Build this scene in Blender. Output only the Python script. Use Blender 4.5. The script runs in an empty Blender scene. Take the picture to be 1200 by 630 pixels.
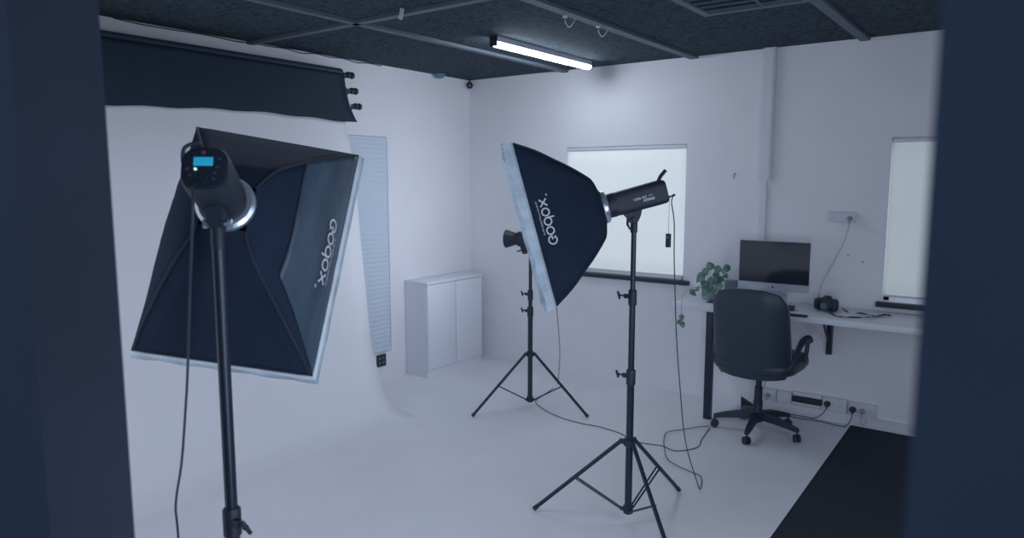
import bpy, bmesh, math, random
from mathutils import Vector, Matrix
from mathutils.geometry import tessellate_polygon
random.seed(7)
S = bpy.context.scene
COL = S.collection
PI = math.pi

# ------------------------------------------------------------------ camera
F_PX = 835.0
H = 1.55
PITCH = math.radians(7.03); YAW = math.radians(36.34); ROLL = math.radians(0.12)
Fh = Vector((-math.sin(YAW), math.cos(YAW), 0)); Rt = Vector((math.cos(YAW), math.sin(YAW), 0)); Zv = Vector((0, 0, 1))
Fw = Fh * math.cos(PITCH) - Zv * math.sin(PITCH); Up = Fh * math.sin(PITCH) + Zv * math.cos(PITCH)
Cc = Vector((0, 0, H))
cam = bpy.data.cameras.new('camera'); co = bpy.data.objects.new('camera', cam); COL.objects.link(co)
cam.sensor_width = 36; cam.lens = 36 * F_PX / 1200; cam.clip_start = 0.02
co.location = Cc; co.rotation_euler = (PI / 2 - PITCH, 0, YAW)
cam.dof.use_dof = True; cam.dof.focus_distance = 3.2; cam.dof.aperture_fstop = 3.2
S.camera = co

def ray(px, py): return Fw + Rt * ((px - 600) / F_PX) - Up * ((py - 315) / F_PX)
def pl(px, py, ax, v):
    d = ray(px, py); return Cc + d * ((v - Cc[ax]) / d[ax])
def dep(px, py, d): return Cc + ray(px, py) * d

# ------------------------------------------------------------------ world, lights, exposure
LP = dict(side=16, front=9, ceil=6.5, tube=38.0, world=1.0, bowl=14, aim=12)
#LPX
W = bpy.data.worlds.new('world'); S.world = W; W.use_nodes = True
W.node_tree.nodes['Background'].inputs[0].default_value = (0.45, 0.62, 0.90, 1)
W.node_tree.nodes['Background'].inputs[1].default_value = LP['world']
S.view_settings.view_transform = 'Standard'; S.view_settings.look = 'None'
S.view_settings.gamma = 1; S.view_settings.exposure = 0.0; S.view_settings.use_curve_mapping = False

def area(name, loc, rot, sx, sy, power, col):
    l = bpy.data.lights.new(name, 'AREA'); l.shape = 'RECTANGLE'; l.size = sx; l.size_y = sy; l.energy = power; l.color = col
    o = bpy.data.objects.new(name, l); COL.objects.link(o); o.location = loc; o.rotation_euler = rot
    return o
area('side_fill_light', (0.84, 1.9, 1.45), (0, math.radians(90), 0), 1.4, 1.6, LP['side'], (0.78, 0.85, 1.0))  # added fill from the right, no window in that wall
area('front_fill_light', (-2.75, 0.60, 1.25), (math.radians(90), 0, 0), 2.2, 1.7, LP['front'], (0.78, 0.85, 1.0))  # added fill at the front wall, out of view, no window there
area('ceiling_fill_light', (-2.3, 1.9, 2.38), (0, 0, 0), 0.9, 0.9, LP['ceil'], (0.78, 0.85, 1.0))  # added overhead fill out of view, no fixture behind it
aim_ = (Vector((-3.2, 4.86, 0.8)) - Vector((-0.1, 0.75, 0.9))).to_track_quat('-Z', 'Y').to_euler()
area('corner_fill_light', (-0.1, 0.75, 0.9), aim_, 0.5, 1.2, LP['aim'], (0.78, 0.85, 1.0))  # added unseen fill aimed at the back-left corner to brighten it

# ------------------------------------------------------------------ materials
def mat(name, col, rough=0.6, metal=0.0, var=0.0, scale=20.0, bump=0.0, emit=None, estr=0.0, sheen=0.0, spec=0.5, stretch=None):
    m = bpy.data.materials.new(name); m.use_nodes = True
    nt = m.node_tree; b = nt.nodes['Principled BSDF']
    b.inputs['Roughness'].default_value = rough; b.inputs['Metallic'].default_value = metal
    b.inputs['Specular IOR Level'].default_value = spec
    c = (*col, 1)
    b.inputs['Base Color'].default_value = c
    if var or bump:
        tc = nt.nodes.new('ShaderNodeTexCoord'); n = nt.nodes.new('ShaderNodeTexNoise')
        n.inputs['Scale'].default_value = scale; n.inputs['Detail'].default_value = 6
        src = tc.outputs['Object']
        if stretch:
            mp = nt.nodes.new('ShaderNodeMapping'); mp.inputs['Scale'].default_value = stretch
            nt.links.new(src, mp.inputs[0]); src = mp.outputs[0]
        nt.links.new(src, n.inputs['Vector'])
        if var:
            r = nt.nodes.new('ShaderNodeValToRGB')
            r.color_ramp.elements[0].position = 0.3; r.color_ramp.elements[1].position = 0.7
            r.color_ramp.elements[0].color = (*[max(0, x * (1 - var)) for x in col], 1)
            r.color_ramp.elements[1].color = (*[min(1, x * (1 + var)) for x in col], 1)
            nt.links.new(n.outputs['Fac'], r.inputs[0]); nt.links.new(r.outputs[0], b.inputs['Base Color'])
        if bump:
            bp = nt.nodes.new('ShaderNodeBump'); bp.inputs['Strength'].default_value = bump; bp.inputs['Distance'].default_value = 0.01
            nt.links.new(n.outputs['Fac'], bp.inputs['Height']); nt.links.new(bp.outputs[0], b.inputs['Normal'])
    if emit:
        b.inputs['Emission Color'].default_value = (*emit, 1); b.inputs['Emission Strength'].default_value = estr
    return m

M = {}
M['wall'] = mat('white_wall_paint', (0.82, 0.82, 0.87), 0.8, var=0.035, scale=1.6, bump=0.02)
M['floor'] = mat('white_vinyl_floor', (0.81, 0.82, 0.875), 0.55, var=0.03, scale=2.2)
M['darkfloor'] = mat('dark_carpet', (0.018, 0.026, 0.045), 0.95, var=0.25, scale=60, bump=0.2)
M['darkwall'] = mat('dark_doorway_paint', (0.034, 0.043, 0.062), 0.95, var=0.1, scale=3, spec=0.1)
M['ceil'] = mat('dark_ceiling_tile', (0.048, 0.066, 0.084), 0.95, var=0.5, scale=45, bump=0.3, spec=0.1)
M['grid'] = mat('ceiling_grid_bar', (0.10, 0.125, 0.16), 0.6)
M['trim'] = mat('white_trim_paint', (0.72, 0.74, 0.80), 0.5)
M['paper'] = mat('white_backdrop_paper', (0.83, 0.845, 0.895), 0.85, var=0.012, scale=2)
M['black_paper'] = mat('black_backdrop_paper', (0.021, 0.034, 0.056), 0.6, var=0.08, scale=3, spec=0.18)
M['glossy_roll'] = mat('glossy_black_paper_roll', (0.045, 0.065, 0.095), 0.35, spec=0.6)
M['roll_core'] = mat('dark_cardboard_core', (0.06, 0.08, 0.12), 0.5)
M['black'] = mat('black_plastic', (0.016, 0.025, 0.045), 0.5, var=0.05, scale=40)
M['black_metal'] = mat('black_painted_metal', (0.022, 0.034, 0.058), 0.32, metal=0.25)
M['fabric'] = mat('black_softbox_fabric', (0.020, 0.034, 0.062), 0.8, var=0.10, spec=0.08, scale=7, bump=0.25, stretch=(1, 1, 1))
M['fabric_sheen'] = mat('fabric_painted_sheen', (0.055, 0.092, 0.135), 0.36, var=0.30, scale=11, bump=0.6, stretch=(1, .35, 1))  # lighter version of the softbox fabric, window sheen put into the colour
M['lip'] = mat('silver_white_lip_fabric', (0.52, 0.64, 0.74), 0.6, var=0.25, scale=14, bump=0.4, stretch=(1, 1, .3))
M['seam'] = mat('dark_seam_tape', (0.018, 0.026, 0.045), 0.8)
M['diffuser'] = mat('white_diffuser_cloth', (0.8, 0.84, 0.88), 0.8)
M['logo'] = mat('pale_printed_logo', (0.62, 0.68, 0.78), 0.6)
M['ring'] = mat('silver_speed_ring', (0.60, 0.70, 0.78), 0.25, metal=0.7)
M['lcd'] = mat('cyan_display', (0.02, 0.2, 0.3), 0.3, emit=(0.012, 0.27, 0.46), estr=0.85)
M['led'] = mat('white_led', (0.8, 0.8, 0.8), 0.3, emit=(0.7, 0.95, 1), estr=0.9)
M['red'] = mat('dull_red_button', (0.22, 0.07, 0.12), 0.5)
M['cab'] = mat('white_cabinet_laminate', (0.76, 0.78, 0.85), 0.45)
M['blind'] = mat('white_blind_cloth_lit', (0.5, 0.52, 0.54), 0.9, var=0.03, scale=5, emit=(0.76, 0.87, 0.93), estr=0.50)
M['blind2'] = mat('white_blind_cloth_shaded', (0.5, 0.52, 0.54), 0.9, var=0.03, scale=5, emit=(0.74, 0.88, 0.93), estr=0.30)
M['gap2'] = mat('gap_under_narrow_blind', (0.5, 0.5, 0.5), 0.2, emit=(0.82, 0.9, 1.0), estr=0.45)
M['blind_dull'] = mat('pale_blind_slats', (0.58, 0.66, 0.76), 0.7)
M['glass_light'] = mat('bright_gap_under_blind', (0.5, 0.5, 0.5), 0.2, emit=(0.82, 0.9, 1.0), estr=0.62)
M['sill'] = mat('dark_window_sill', (0.020, 0.030, 0.048), 0.4)
M['tube'] = mat('lit_tube_diffuser', (0.7, 0.7, 0.7), 0.5, emit=(0.80, 0.90, 1.0), estr=LP['tube'])
M['batten'] = mat('grey_light_batten', (0.55, 0.57, 0.66), 0.5)
M['desk'] = mat('pale_desk_laminate', (0.70, 0.73, 0.80), 0.45, var=0.02, scale=4)
M['leather'] = mat('black_chair_leather', (0.026, 0.040, 0.064), 0.42, var=0.08, scale=9, bump=0.12)
M['piping'] = mat('pale_chair_piping', (0.16, 0.20, 0.26), 0.4)
M['alu'] = mat('brushed_aluminium', (0.50, 0.55, 0.64), 0.35, metal=0.35)
M['screen'] = mat('dark_glass_screen', (0.022, 0.030, 0.048), 0.12)
M['leaf'] = mat('green_leaf', (0.13, 0.27, 0.21), 0.5, var=0.6, scale=30)
M['stem'] = mat('green_stem', (0.08, 0.15, 0.12), 0.6)
M['pot'] = mat('pale_grey_pot', (0.36, 0.41, 0.48), 0.5)
M['greybox'] = mat('grey_card_box', (0.26, 0.30, 0.38), 0.7)
M['socket'] = mat('pale_socket_plastic', (0.66, 0.68, 0.74), 0.4)
M['socketdark'] = mat('socket_shadow_gap', (0.04, 0.06, 0.09), 0.7)
M['cable'] = mat('dark_cable_rubber', (0.035, 0.05, 0.085), 0.5)
M['palecable'] = mat('grey_cable_rubber', (0.30, 0.34, 0.42), 0.5)
M['lens'] = mat('camera_lens_glass', (0.10, 0.14, 0.20), 0.08)
M['bluegreen'] = mat('dull_teal_cover', (0.10, 0.22, 0.25), 0.5)

# ------------------------------------------------------------------ mesh helpers
def bm_new(): return bmesh.new()
def box(bm, c, s, rot=None, bev=0.0):
    r = bmesh.ops.create_cube(bm, size=1.0); vs = r['verts']
    mt = Matrix.Translation(Vector(c)) @ (rot.to_4x4() if rot else Matrix()) @ Matrix.Diagonal((*s, 1))
    bmesh.ops.transform(bm, matrix=mt, verts=vs)
    if bev:
        es = list({e for v in vs for e in v.link_edges})
        bmesh.ops.bevel(bm, geom=es, offset=bev, segments=2, affect='EDGES', profile=0.6)
    return vs
def box2(bm, a, b, bev=0.0):
    a = Vector(a); b = Vector(b)
    return box(bm, (a + b) / 2, [abs(x) for x in (b - a)], None, bev)
def frame_of(d):
    d = d.normalized(); u = Vector((0, 0, 1)) if abs(d.z) < 0.95 else Vector((1, 0, 0))
    x = u.cross(d).normalized(); y = d.cross(x); return x, y
def smooth_path(pts, n=8):
    pts = [Vector(p) for p in pts]
    if len(pts) < 3: return pts
    out = []
    for i in range(len(pts) - 1):
        p0 = pts[max(i - 1, 0)]; p1 = pts[i]; p2 = pts[i + 1]; p3 = pts[min(i + 2, len(pts) - 1)]
        for k in range(n):
            t = k / n
            out.append(0.5 * ((2 * p1) + (p2 - p0) * t + (2 * p0 - 5 * p1 + 4 * p2 - p3) * t * t + (3 * p1 - p0 - 3 * p2 + p3) * t ** 3))
    out.append(pts[-1]); return out
def tube(bm, pts, r, seg=12, cap=True):
    pts = [Vector(p) for p in pts]
    rs = r if isinstance(r, (list, tuple)) else [r] * len(pts)
    rings = []; x = None
    for i, p in enumerate(pts):
        d = (pts[min(i + 1, len(pts) - 1)] - pts[max(i - 1, 0)])
        if d.length < 1e-9: d = Vector((0, 0, 1))
        d.normalize()
        if x is None: x, y = frame_of(d)
        else:
            x = (x - d * x.dot(d)); x = x.normalized() if x.length > 1e-6 else frame_of(d)[0]; y = d.cross(x)
        rings.append([bm.verts.new(p + (x * math.cos(2 * PI * k / seg) + y * math.sin(2 * PI * k / seg)) * rs[i]) for k in range(seg)])
    for a, b in zip(rings, rings[1:]):
        for k in range(seg): bm.faces.new((a[k], a[(k + 1) % seg], b[(k + 1) % seg], b[k]))
    if cap:
        bm.faces.new(rings[0][::-1]); bm.faces.new(rings[-1])
def lathe(bm, prof, o=(0, 0, 0), axis=(0, 0, 1), seg=24, cap=True):
    """prof: list of (radius, height) along axis"""
    o = Vector(o); d = Vector(axis).normalized(); x, y = frame_of(d); rings = []
    for r, h in prof:
        rings.append([bm.verts.new(o + d * h + (x * math.cos(2 * PI * k / seg) + y * math.sin(2 * PI * k / seg)) * max(r, 1e-4)) for k in range(seg)])
    for a, b in zip(rings, rings[1:]):
        for k in range(seg): bm.faces.new((a[k], a[(k + 1) % seg], b[(k + 1) % seg], b[k]))
    if cap:
        bm.faces.new(rings[0][::-1]); bm.faces.new(rings[-1])
def grid(bm, rows):
    vs = [[bm.verts.new(p) for p in r] for r in rows]
    for a, b in zip(vs, vs[1:]):
        for k in range(len(a) - 1): bm.faces.new((a[k], a[k + 1], b[k + 1], b[k]))
    return vs
def sq_ring(bx, by, z, n=4.0, seg=32):
    out = []
    for k in range(seg):
        a = 2 * PI * k / seg; c = math.cos(a); s = math.sin(a)
        out.append(Vector((bx * math.copysign(abs(c) ** (2 / n), c), by * math.copysign(abs(s) ** (2 / n), s), z)))
    return out
def loft(bm, rings, cap=True):
    vs = [[bm.verts.new(p) for p in r] for r in rings]; n = len(vs[0])
    for a, b in zip(vs, vs[1:]):
        for k in range(n): bm.faces.new((a[k], a[(k + 1) % n], b[(k + 1) % n], b[k]))
    if cap:
        bm.faces.new(vs[0][::-1]); bm.faces.new(vs[-1])
def obj(name, bm, m, parent=None, smooth=True, world=None, ang=35):
    bmesh.ops.recalc_face_normals(bm, faces=bm.faces)
    me = bpy.data.meshes.new(name); bm.to_mesh(me); bm.free()
    o = bpy.data.objects.new(name, me); COL.objects.link(o); me.materials.append(m)
    if smooth:
        me.polygons.foreach_set('use_smooth', [True] * len(me.polygons))
        me.set_sharp_from_angle(angle=math.radians(ang))
    if parent: o.parent = parent
    if world is not None: o.matrix_world = world
    return o
def solidify(o, t, off=0):
    md = o.modifiers.new('thickness', 'SOLIDIFY'); md.thickness = t; md.offset = off; return o
def tag(o, label, cat, group=None):
    o['label'] = label; o['category'] = cat
    if group: o['group'] = group
    return o
def thing(name, label, cat, loc=(0, 0, 0), rz=0.0, group=None, mw=None):
    o = bpy.data.objects.new(name, None); COL.objects.link(o); o.empty_display_size = 0.05
    o.location = loc; o.rotation_euler = (0, 0, rz)
    if mw is not None: o.matrix_world = mw
    return tag(o, label, cat, group)
def struct(name, bm, m, parent=None, **k):
    o = obj(name, bm, m, parent, **k); o['kind'] = 'structure'; return o

# ------------------------------------------------------------------ room shell
XL, YB, HC = -4.03, 4.86, 2.41
XR = 0.9; YF = 0.40; TF = 0.12
JL = -(YF + TF) * math.tan(math.radians(65.55)); JR = -YF * 0.1085
VX = -0.845
# floors
b = bm_new(); grid(b, [[(XL, YF + TF, 0), (VX + 0.03, YF + TF, 0)], [(XL, YB, 0), (VX - 0.03, YB, 0)]])
b2 = bm_new(); vs = [b2.verts.new(p) for p in ((XL, YF + TF + .001, 0.0), (VX + 0.04, YF + TF + .001, 0.0), (VX - 0.02, YB, 0.0), (XL, YB, 0.0))]; b2.faces.new(vs)
b.free(); fl = struct('floor', b2, M['floor'], smooth=False)
b = bm_new(); box2(b, (XL - .3, -1.6, -0.08), (XR + .3, YB + .2, -0.004)); struct('floor_dark', b, M['darkfloor'], smooth=False)
b = bm_new(); box2(b, (XL - .3, YF, HC), (XR + .3, YB + .3, HC + .1)); ceiling = struct('ceiling', b, M['ceil'], smooth=False)
# walls with window openings
def wall_y(name, y0, y1, x0, x1, z1, openings, m):
    bm = bm_new(); xs = sorted(openings); cur = x0
    for (a, c, zb, zt) in xs:
        box2(bm, (cur, y0, 0), (a, y1, z1)); box2(bm, (a, y0, 0), (c, y1, zb)); box2(bm, (a, y0, zt), (c, y1, z1)); cur = c
    box2(bm, (cur, y0, 0), (x1, y1, z1)); return struct(name, bm, m, smooth=False)
wall_y('wall_back', YB, YB + .14, XL - .14, XR + .14, HC, [(-3.035, -2.035, .835, 1.812), (-0.735, 0.10, .815, 1.812)], M['wall'])
bm = bm_new()
wy0, wy1, wz0, wz1 = 3.26, 3.872, .225, 1.882
box2(bm, (XL - .14, YF, 0), (XL, wy0, HC)); box2(bm, (XL - .14, wy1, 0), (XL, YB, HC))
box2(bm, (XL - .14, wy0, 0), (XL, wy1, wz0)); box2(bm, (XL - .14, wy0, wz1), (XL, wy1, HC))
struct('wall_left', bm, M['wall'], smooth=False)
bm = bm_new(); box2(bm, (XR, YF, 0), (XR + .14, YB, HC)); struct('wall_right', bm, M['wall'], smooth=False)
# front wall: dark doorway the camera looks through
bm = bm_new()
box2(bm, (XL - .14, YF, 0), (JL, YF + TF, HC)); box2(bm, (JR, YF, 0), (XR + .14, YF + TF, HC)); box2(bm, (JL, YF, 2.12), (JR, YF + TF, HC))
struct('wall_front', bm, M['darkwall'], smooth=False)

# ceiling grid bars
def bar(name, a, c, w=0.045, h=0.018):
    a = Vector(a); c = Vector(c); d = c - a; ang = math.atan2(d.y, d.x)
    bm = bm_new(); box(bm, ((a + c) / 2 - Vector((0, 0, h / 2))), (d.length, w, h), Matrix.Rotation(ang, 3, 'Z'))
    return struct(name, bm, M['grid'], smooth=False)
bar('trim_1', (-3.05, YF + TF, HC), (-3.05, YB, HC))
bar('trim_2', (-2.0, YF + TF, HC), (-2.0, YB, HC), 0.06)
bar('trim_3', (-0.915, YF + TF, HC), (-0.915, YB, HC), 0.055)
bar('trim_4', (XL, 2.72, HC), (-2.0, 2.72, HC))
# vertical boxing, conduit, baseboard
bm = bm_new(); box2(bm, (-1.512, YB - .035, 1.556), (-1.435, YB, HC)); box2(bm, (-1.500, YB - .040, 1.56), (-1.445, YB - .035, HC - .01)); struct('trim_5', bm, M['trim'], smooth=False)
bm = bm_new(); box2(bm, (-1.500, YB - .022, 0.15), (-1.462, YB, 1.556)); struct('trim_6', bm, M['trim'], smooth=False)
bm = bm_new(); box2(bm, (-1.46, YB - .018, 0.0), (XR, YB, 0.066)); box2(bm, (-1.46, YB - .024, 0.0), (XR, YB - .018, 0.02)); struct('baseboard_back', bm, M['trim'], smooth=False)

# windows and blinds
def window(n, x0, x1, z0, z1):
    bm = bm_new(); t = .03
    box2(bm, (x0, YB + .05, z0), (x0 + t, YB + .09, z1)); box2(bm, (x1 - t, YB + .05, z0), (x1, YB + .09, z1))
    box2(bm, (x0, YB + .05, z0), (x1, YB + .09, z0 + t)); box2(bm, (x0, YB + .05, z1 - t), (x1, YB + .09, z1))
    w = struct('window_%d' % n, bm, M['trim'], smooth=False)
    bm = bm_new(); box2(bm, (x0 + t, YB + .066, z0 + t), (x1 - t, YB + .072, z1 - t)); obj('pane', bm, M['glass_light'], w, smooth=False)
    return w
w1 = window(1, -3.035, -2.035, .835, 1.812)
w2 = window(2, -0.735, 0.10, .815, 1.812)
bm = bm_new(); box2(bm, (-3.06, YB - .035, .803), (-1.985, YB + .05, .835), .004); obj('sill', bm, M['sill'], w1)
bm = bm_new(); box2(bm, (-0.765, YB - .035, .780), (0.12, YB + .05, .812), .004); obj('sill', bm, M['sill'], w2)
bm = bm_new()
box2(bm, (XL - .10, wy0, wz0), (XL - .06, wy0 + .03, wz1)); box2(bm, (XL - .10, wy1 - .03, wz0), (XL - .06, wy1, wz1))
box2(bm, (XL - .10, wy0, wz1 - .03), (XL - .06, wy1, wz1)); box2(bm, (XL - .10, wy0, wz0), (XL - .06, wy1, wz0 + .03))
w3 = struct('window_3', bm, M['trim'], smooth=False)
bm = bm_new(); box2(bm, (XL - .085, wy0 + .03, wz0 + .03), (XL - .08, wy1 - .03, wz1 - .03)); obj('pane', bm, M['screen'], w3, smooth=False)

def blind(label, x0, x1, z0, z1, gap, bmat='blind'):
    t = thing('roller_blind', label, 'window blind', ((x0 + x1) / 2, YB, z1))
    inv = t.matrix_basis.inverted()
    def fin(bm): bmesh.ops.transform(bm, matrix=Matrix.Translation(-t.location), verts=bm.verts); return bm
    bm = bm_new(); rows = []
    for j in range(9):
        z = z0 + gap + (z1 - .02 - z0 - gap) * j / 8
        rows.append([(x0 + .01 + (x1 - x0 - .02) * i / 24, YB + .012 + .0015 * math.sin(i * 1.3) * (1 - j / 8), z) for i in range(25)])
    grid(bm, rows); solidify(obj('fabric', fin(bm), M[bmat], t), .002)
    bm = bm_new(); tube(bm, [(x0 + .006, YB + .016, z1 - .018), (x1 - .006, YB + .016, z1 - .018)], .016, 14); obj('roller', fin(bm), M['trim'], t)
    bm = bm_new(); box2(bm, (x0 + .01, YB + .004, z0 + gap - .008), (x1 - .01, YB + .018, z0 + gap + .006), .003); obj('bottom_bar', fin(bm), M['trim'], t)
    return t
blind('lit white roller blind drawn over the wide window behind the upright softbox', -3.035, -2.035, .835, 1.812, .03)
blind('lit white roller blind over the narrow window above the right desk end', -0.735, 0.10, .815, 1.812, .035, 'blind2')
t = thing('pleated_blind', 'dull grey finely pleated blind on the narrow left wall window beside the paper backdrop', 'window blind', (XL, (wy0 + wy1) / 2, wz1))
bm = bm_new(); n = 46; rows = []
for j in range(n * 2 + 1):
    z = wz0 + .02 + (wz1 - wz0 - .05) * j / (2 * n)
    rows.append([(XL - .004 - (.0035 if j % 2 else 0), wy0 + .001, z), (XL - .004 - (.0035 if j % 2 else 0), wy1 - .001, z)])
grid(bm, rows); bmesh.ops.transform(bm, matrix=Matrix.Translation(-t.location), verts=bm.verts)
obj('pleated_fabric', bm, M['blind_dull'], t, smooth=False)
bm = bm_new(); box2(bm, (XL - .02, wy0 + .003, wz1 - .03), (XL + .004, wy1 - .003, wz1 - .002), .003); bmesh.ops.transform(bm, matrix=Matrix.Translation(-t.location), verts=bm.verts); obj('headrail', bm, M['blind_dull'], t)
bm = bm_new(); box2(bm, (XL - .02, wy0 + .003, wz0 + .004), (XL + .002, wy1 - .003, wz0 + .022), .003); bmesh.ops.transform(bm, matrix=Matrix.Translation(-t.location), verts=bm.verts); obj('bottom_rail', bm, M['blind_dull'], t)

# ------------------------------------------------------------------ backdrop rolls on the left wall
RX = -3.88
def roll_root(label, y1, z): return thing('backdrop_roll', label, 'backdrop roll', (RX, y1, z), 0, 'backdrop rolls on the left wall')
def add_roll(t, z, y0, y1, r, m, mk):
    o = t.location
    bm = bm_new(); lathe(bm, [(r, 0), (r, y1 - y0)], (0, y0 - y1, 0), (0, 1, 0), 28); obj('paper_roll', bm, M['glossy_roll'] if m is M['black_paper'] else m, t)
    bm = bm_new(); lathe(bm, [(.012, -.02), (.012, .055), (.019, .056), (.022, .066), (.022, .078), (.013, .082), (.013, .090), (.022, .094), (.024, .104), (.020, .114), (.008, .116)], (0, 0, 0), (0, 1, 0), 16)
    obj('spindle', bm, mk, t)
    if y0 > .6: pass
t = roll_root('topmost backdrop roll, black paper hanging in a short wide drop', 3.305, 2.272)
add_roll(t, 2.272, .72, 3.305, .036, M['black_paper'], M['black'])
bm = bm_new(); rows = []
for j in range(13):
    f = j / 12; z = 2.272 - f * (.315)
    ye = 3.305 + .035 * f + .075 * f ** 3
    xx = RX + .038 + .004 * math.sin(f * 3)
    row = []
    for i in range(41):
        y = .72 + (ye - .72) * i / 40
        zz = z + (f * (.012 * math.sin(y * 3.1) + .004 * math.sin(y * 17) + (-.015 + .012 * (y - 1.7))) if j else 0)
        row.append(Vector((xx + .003 * math.sin(y * 5) * f, y, zz)) - t.location)
    rows.append(row)
grid(bm, rows); solidify(obj('hanging_paper', bm, M['black_paper'], t), .0015)
t = roll_root('middle backdrop roll, hidden behind the black drop except for its dark spindle end', 3.335, 2.168)
add_roll(t, 2.168, .72, 3.335, .028, M['roll_core'], M['black'])
t = roll_root('lowest backdrop roll, white paper sweeping down the wall onto the studio floor', 3.365, 2.066)
add_roll(t, 2.066, .72, 3.365, .030, M['paper'], M['black'])
prof = [(-3.882, 2.066), (-3.875, 1.97), (-3.79, 1.62), (-3.752, 1.21), (-3.712, .856), (-3.665, .44), (-3.61, .27), (-3.54, .12), (-3.45, .032), (-3.37, .006), (-3.30, .0008), (-3.24, .0003)]
pp = smooth_path([Vector((x, 0, z)) for x, z in prof], 6)
bm = bm_new(); rows = []
for p in pp:
    rows.append([Vector((p.x, .80 + (3.33 - .80) * i / 20, max(p.z, .0003))) - t.location for i in range(21)])
grid(bm, rows); solidify(obj('hanging_paper', bm, M['paper'], t), .0002, 1)
t = thing('backdrop_bracket', 'dark wall bracket holding the three spindle ends of the backdrop rolls', 'bracket', (XL, 3.40, 2.0))
bm = bm_new(); box2(bm, (.0, -.02, .03), (.008, .02, .31), .002); obj('wall_plate', bm, M['black'], t)
for zz, yy in ((2.272, 3.352), (2.168, 3.378), (2.066, 3.41)):
    bm = bm_new(); box2(bm, (.006, yy - 3.40 - .006, zz - 2.0 - .012 - .012), (.145, yy - 3.40 + .006, zz - 2.0 - .012)); 
    obj('hook_arm', bm, M['black'], t, smooth=False)

# ------------------------------------------------------------------ light stands
def ring_pts(c, a, r): return Vector((c[0] + r * math.cos(a), c[1] + r * math.sin(a), 0))
def light_stand(label, xy, a0, top, joints, fr=.44, rb=.0165, kd=-1):
    t = thing('light_stand', label, 'light stand', (xy[0], xy[1], 0), 0, 'tripod light stands')
    P0 = Vector((0, 0, 0))
    zj = [.055] + joints + [top]; rr = [rb, rb - .0025, rb - .005, rb - .0065]
    for i in range(len(zj) - 1):
        bm = bm_new(); lathe(bm, [(rr[i], zj[i]), (rr[i], zj[i + 1] + .01)], seg=20); obj('pole', bm, M['black_metal'], t)
    for i, z in enumerate(joints):
        bm = bm_new(); lathe(bm, [(rr[i] + .001, z - .035), (rr[i] + .0045, z - .032), (rr[i] + .0045, z + .03), (rr[i] + .001, z + .036)], seg=18)
        box(bm, Vector((kd * .024, -.004, z + .005)), (.03, .016, .02), None, .003); c = obj('collar', bm, M['black'], t)
        bm = bm_new(); lathe(bm, [(.004, 0), (.004, .02), (.007, .022), (.007, .03)], (kd * .036, -.004, z + .005), (kd, 0, 0), 10)
        box(bm, (kd * .066, -.004, z + .005), (.008, .010, .042), Matrix.Rotation(.5, 3, 'X'), .003); obj('knob', bm, M['black'], c)
    zt, zb = .38, .06
    bm = bm_new(); lathe(bm, [(rb + .002, zt - .02), (rb + .010, zt - .016), (rb + .010, zt + .012), (rb + .002, zt + .018)], seg=18)
    for k in range(3):
        a = a0 + k * 2 * PI / 3; d = Vector((math.cos(a), math.sin(a), 0)); box(bm, d * (rb + .014) + Vector((0, 0, zt)), (.03, .014, .022), Matrix.Rotation(a, 3, 'Z'), .002)
    obj('leg_collar', bm, M['black'], t)
    bm = bm_new(); lathe(bm, [(rb + .001, zb - .02), (rb + .006, zb - .016), (rb + .006, zb + .016), (rb + .001, zb + .02)], seg=18)
    for k in range(3):
        a = a0 + k * 2 * PI / 3; d = Vector((math.cos(a), math.sin(a), 0)); box(bm, d * (rb + .009) + Vector((0, 0, zb)), (.022, .012, .016), Matrix.Rotation(a, 3, 'Z'), .002)
    obj('brace_collar', bm, M['black'], t)
    for k in range(3):
        a = a0 + k * 2 * PI / 3; d = Vector((math.cos(a), math.sin(a), 0))
        A = d * (rb + .022) + Vector((0, 0, zt)); Bf = d * fr + Vector((0, 0, .010))
        bm = bm_new(); tube(bm, [A, Bf], .0095, 12); L = obj('leg', bm, M['black_metal'], t)
        e = (Bf - A).normalized()
        bm = bm_new(); tube(bm, [Bf - e * .022, Bf + e * .001], .0112, 12); obj('rubber_foot', bm, M['black'], L)
        mid = A + (Bf - A) * .52; s = Vector((-d.y, d.x, 0))
        bm = bm_new()
        for sg in (-1, 1): tube(bm, [d * (rb + .014) + Vector((0, 0, zb)) + s * .007 * sg, mid + s * .010 * sg], .0042, 8)
        obj('brace', bm, M['black_metal'], t)
    return t

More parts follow.
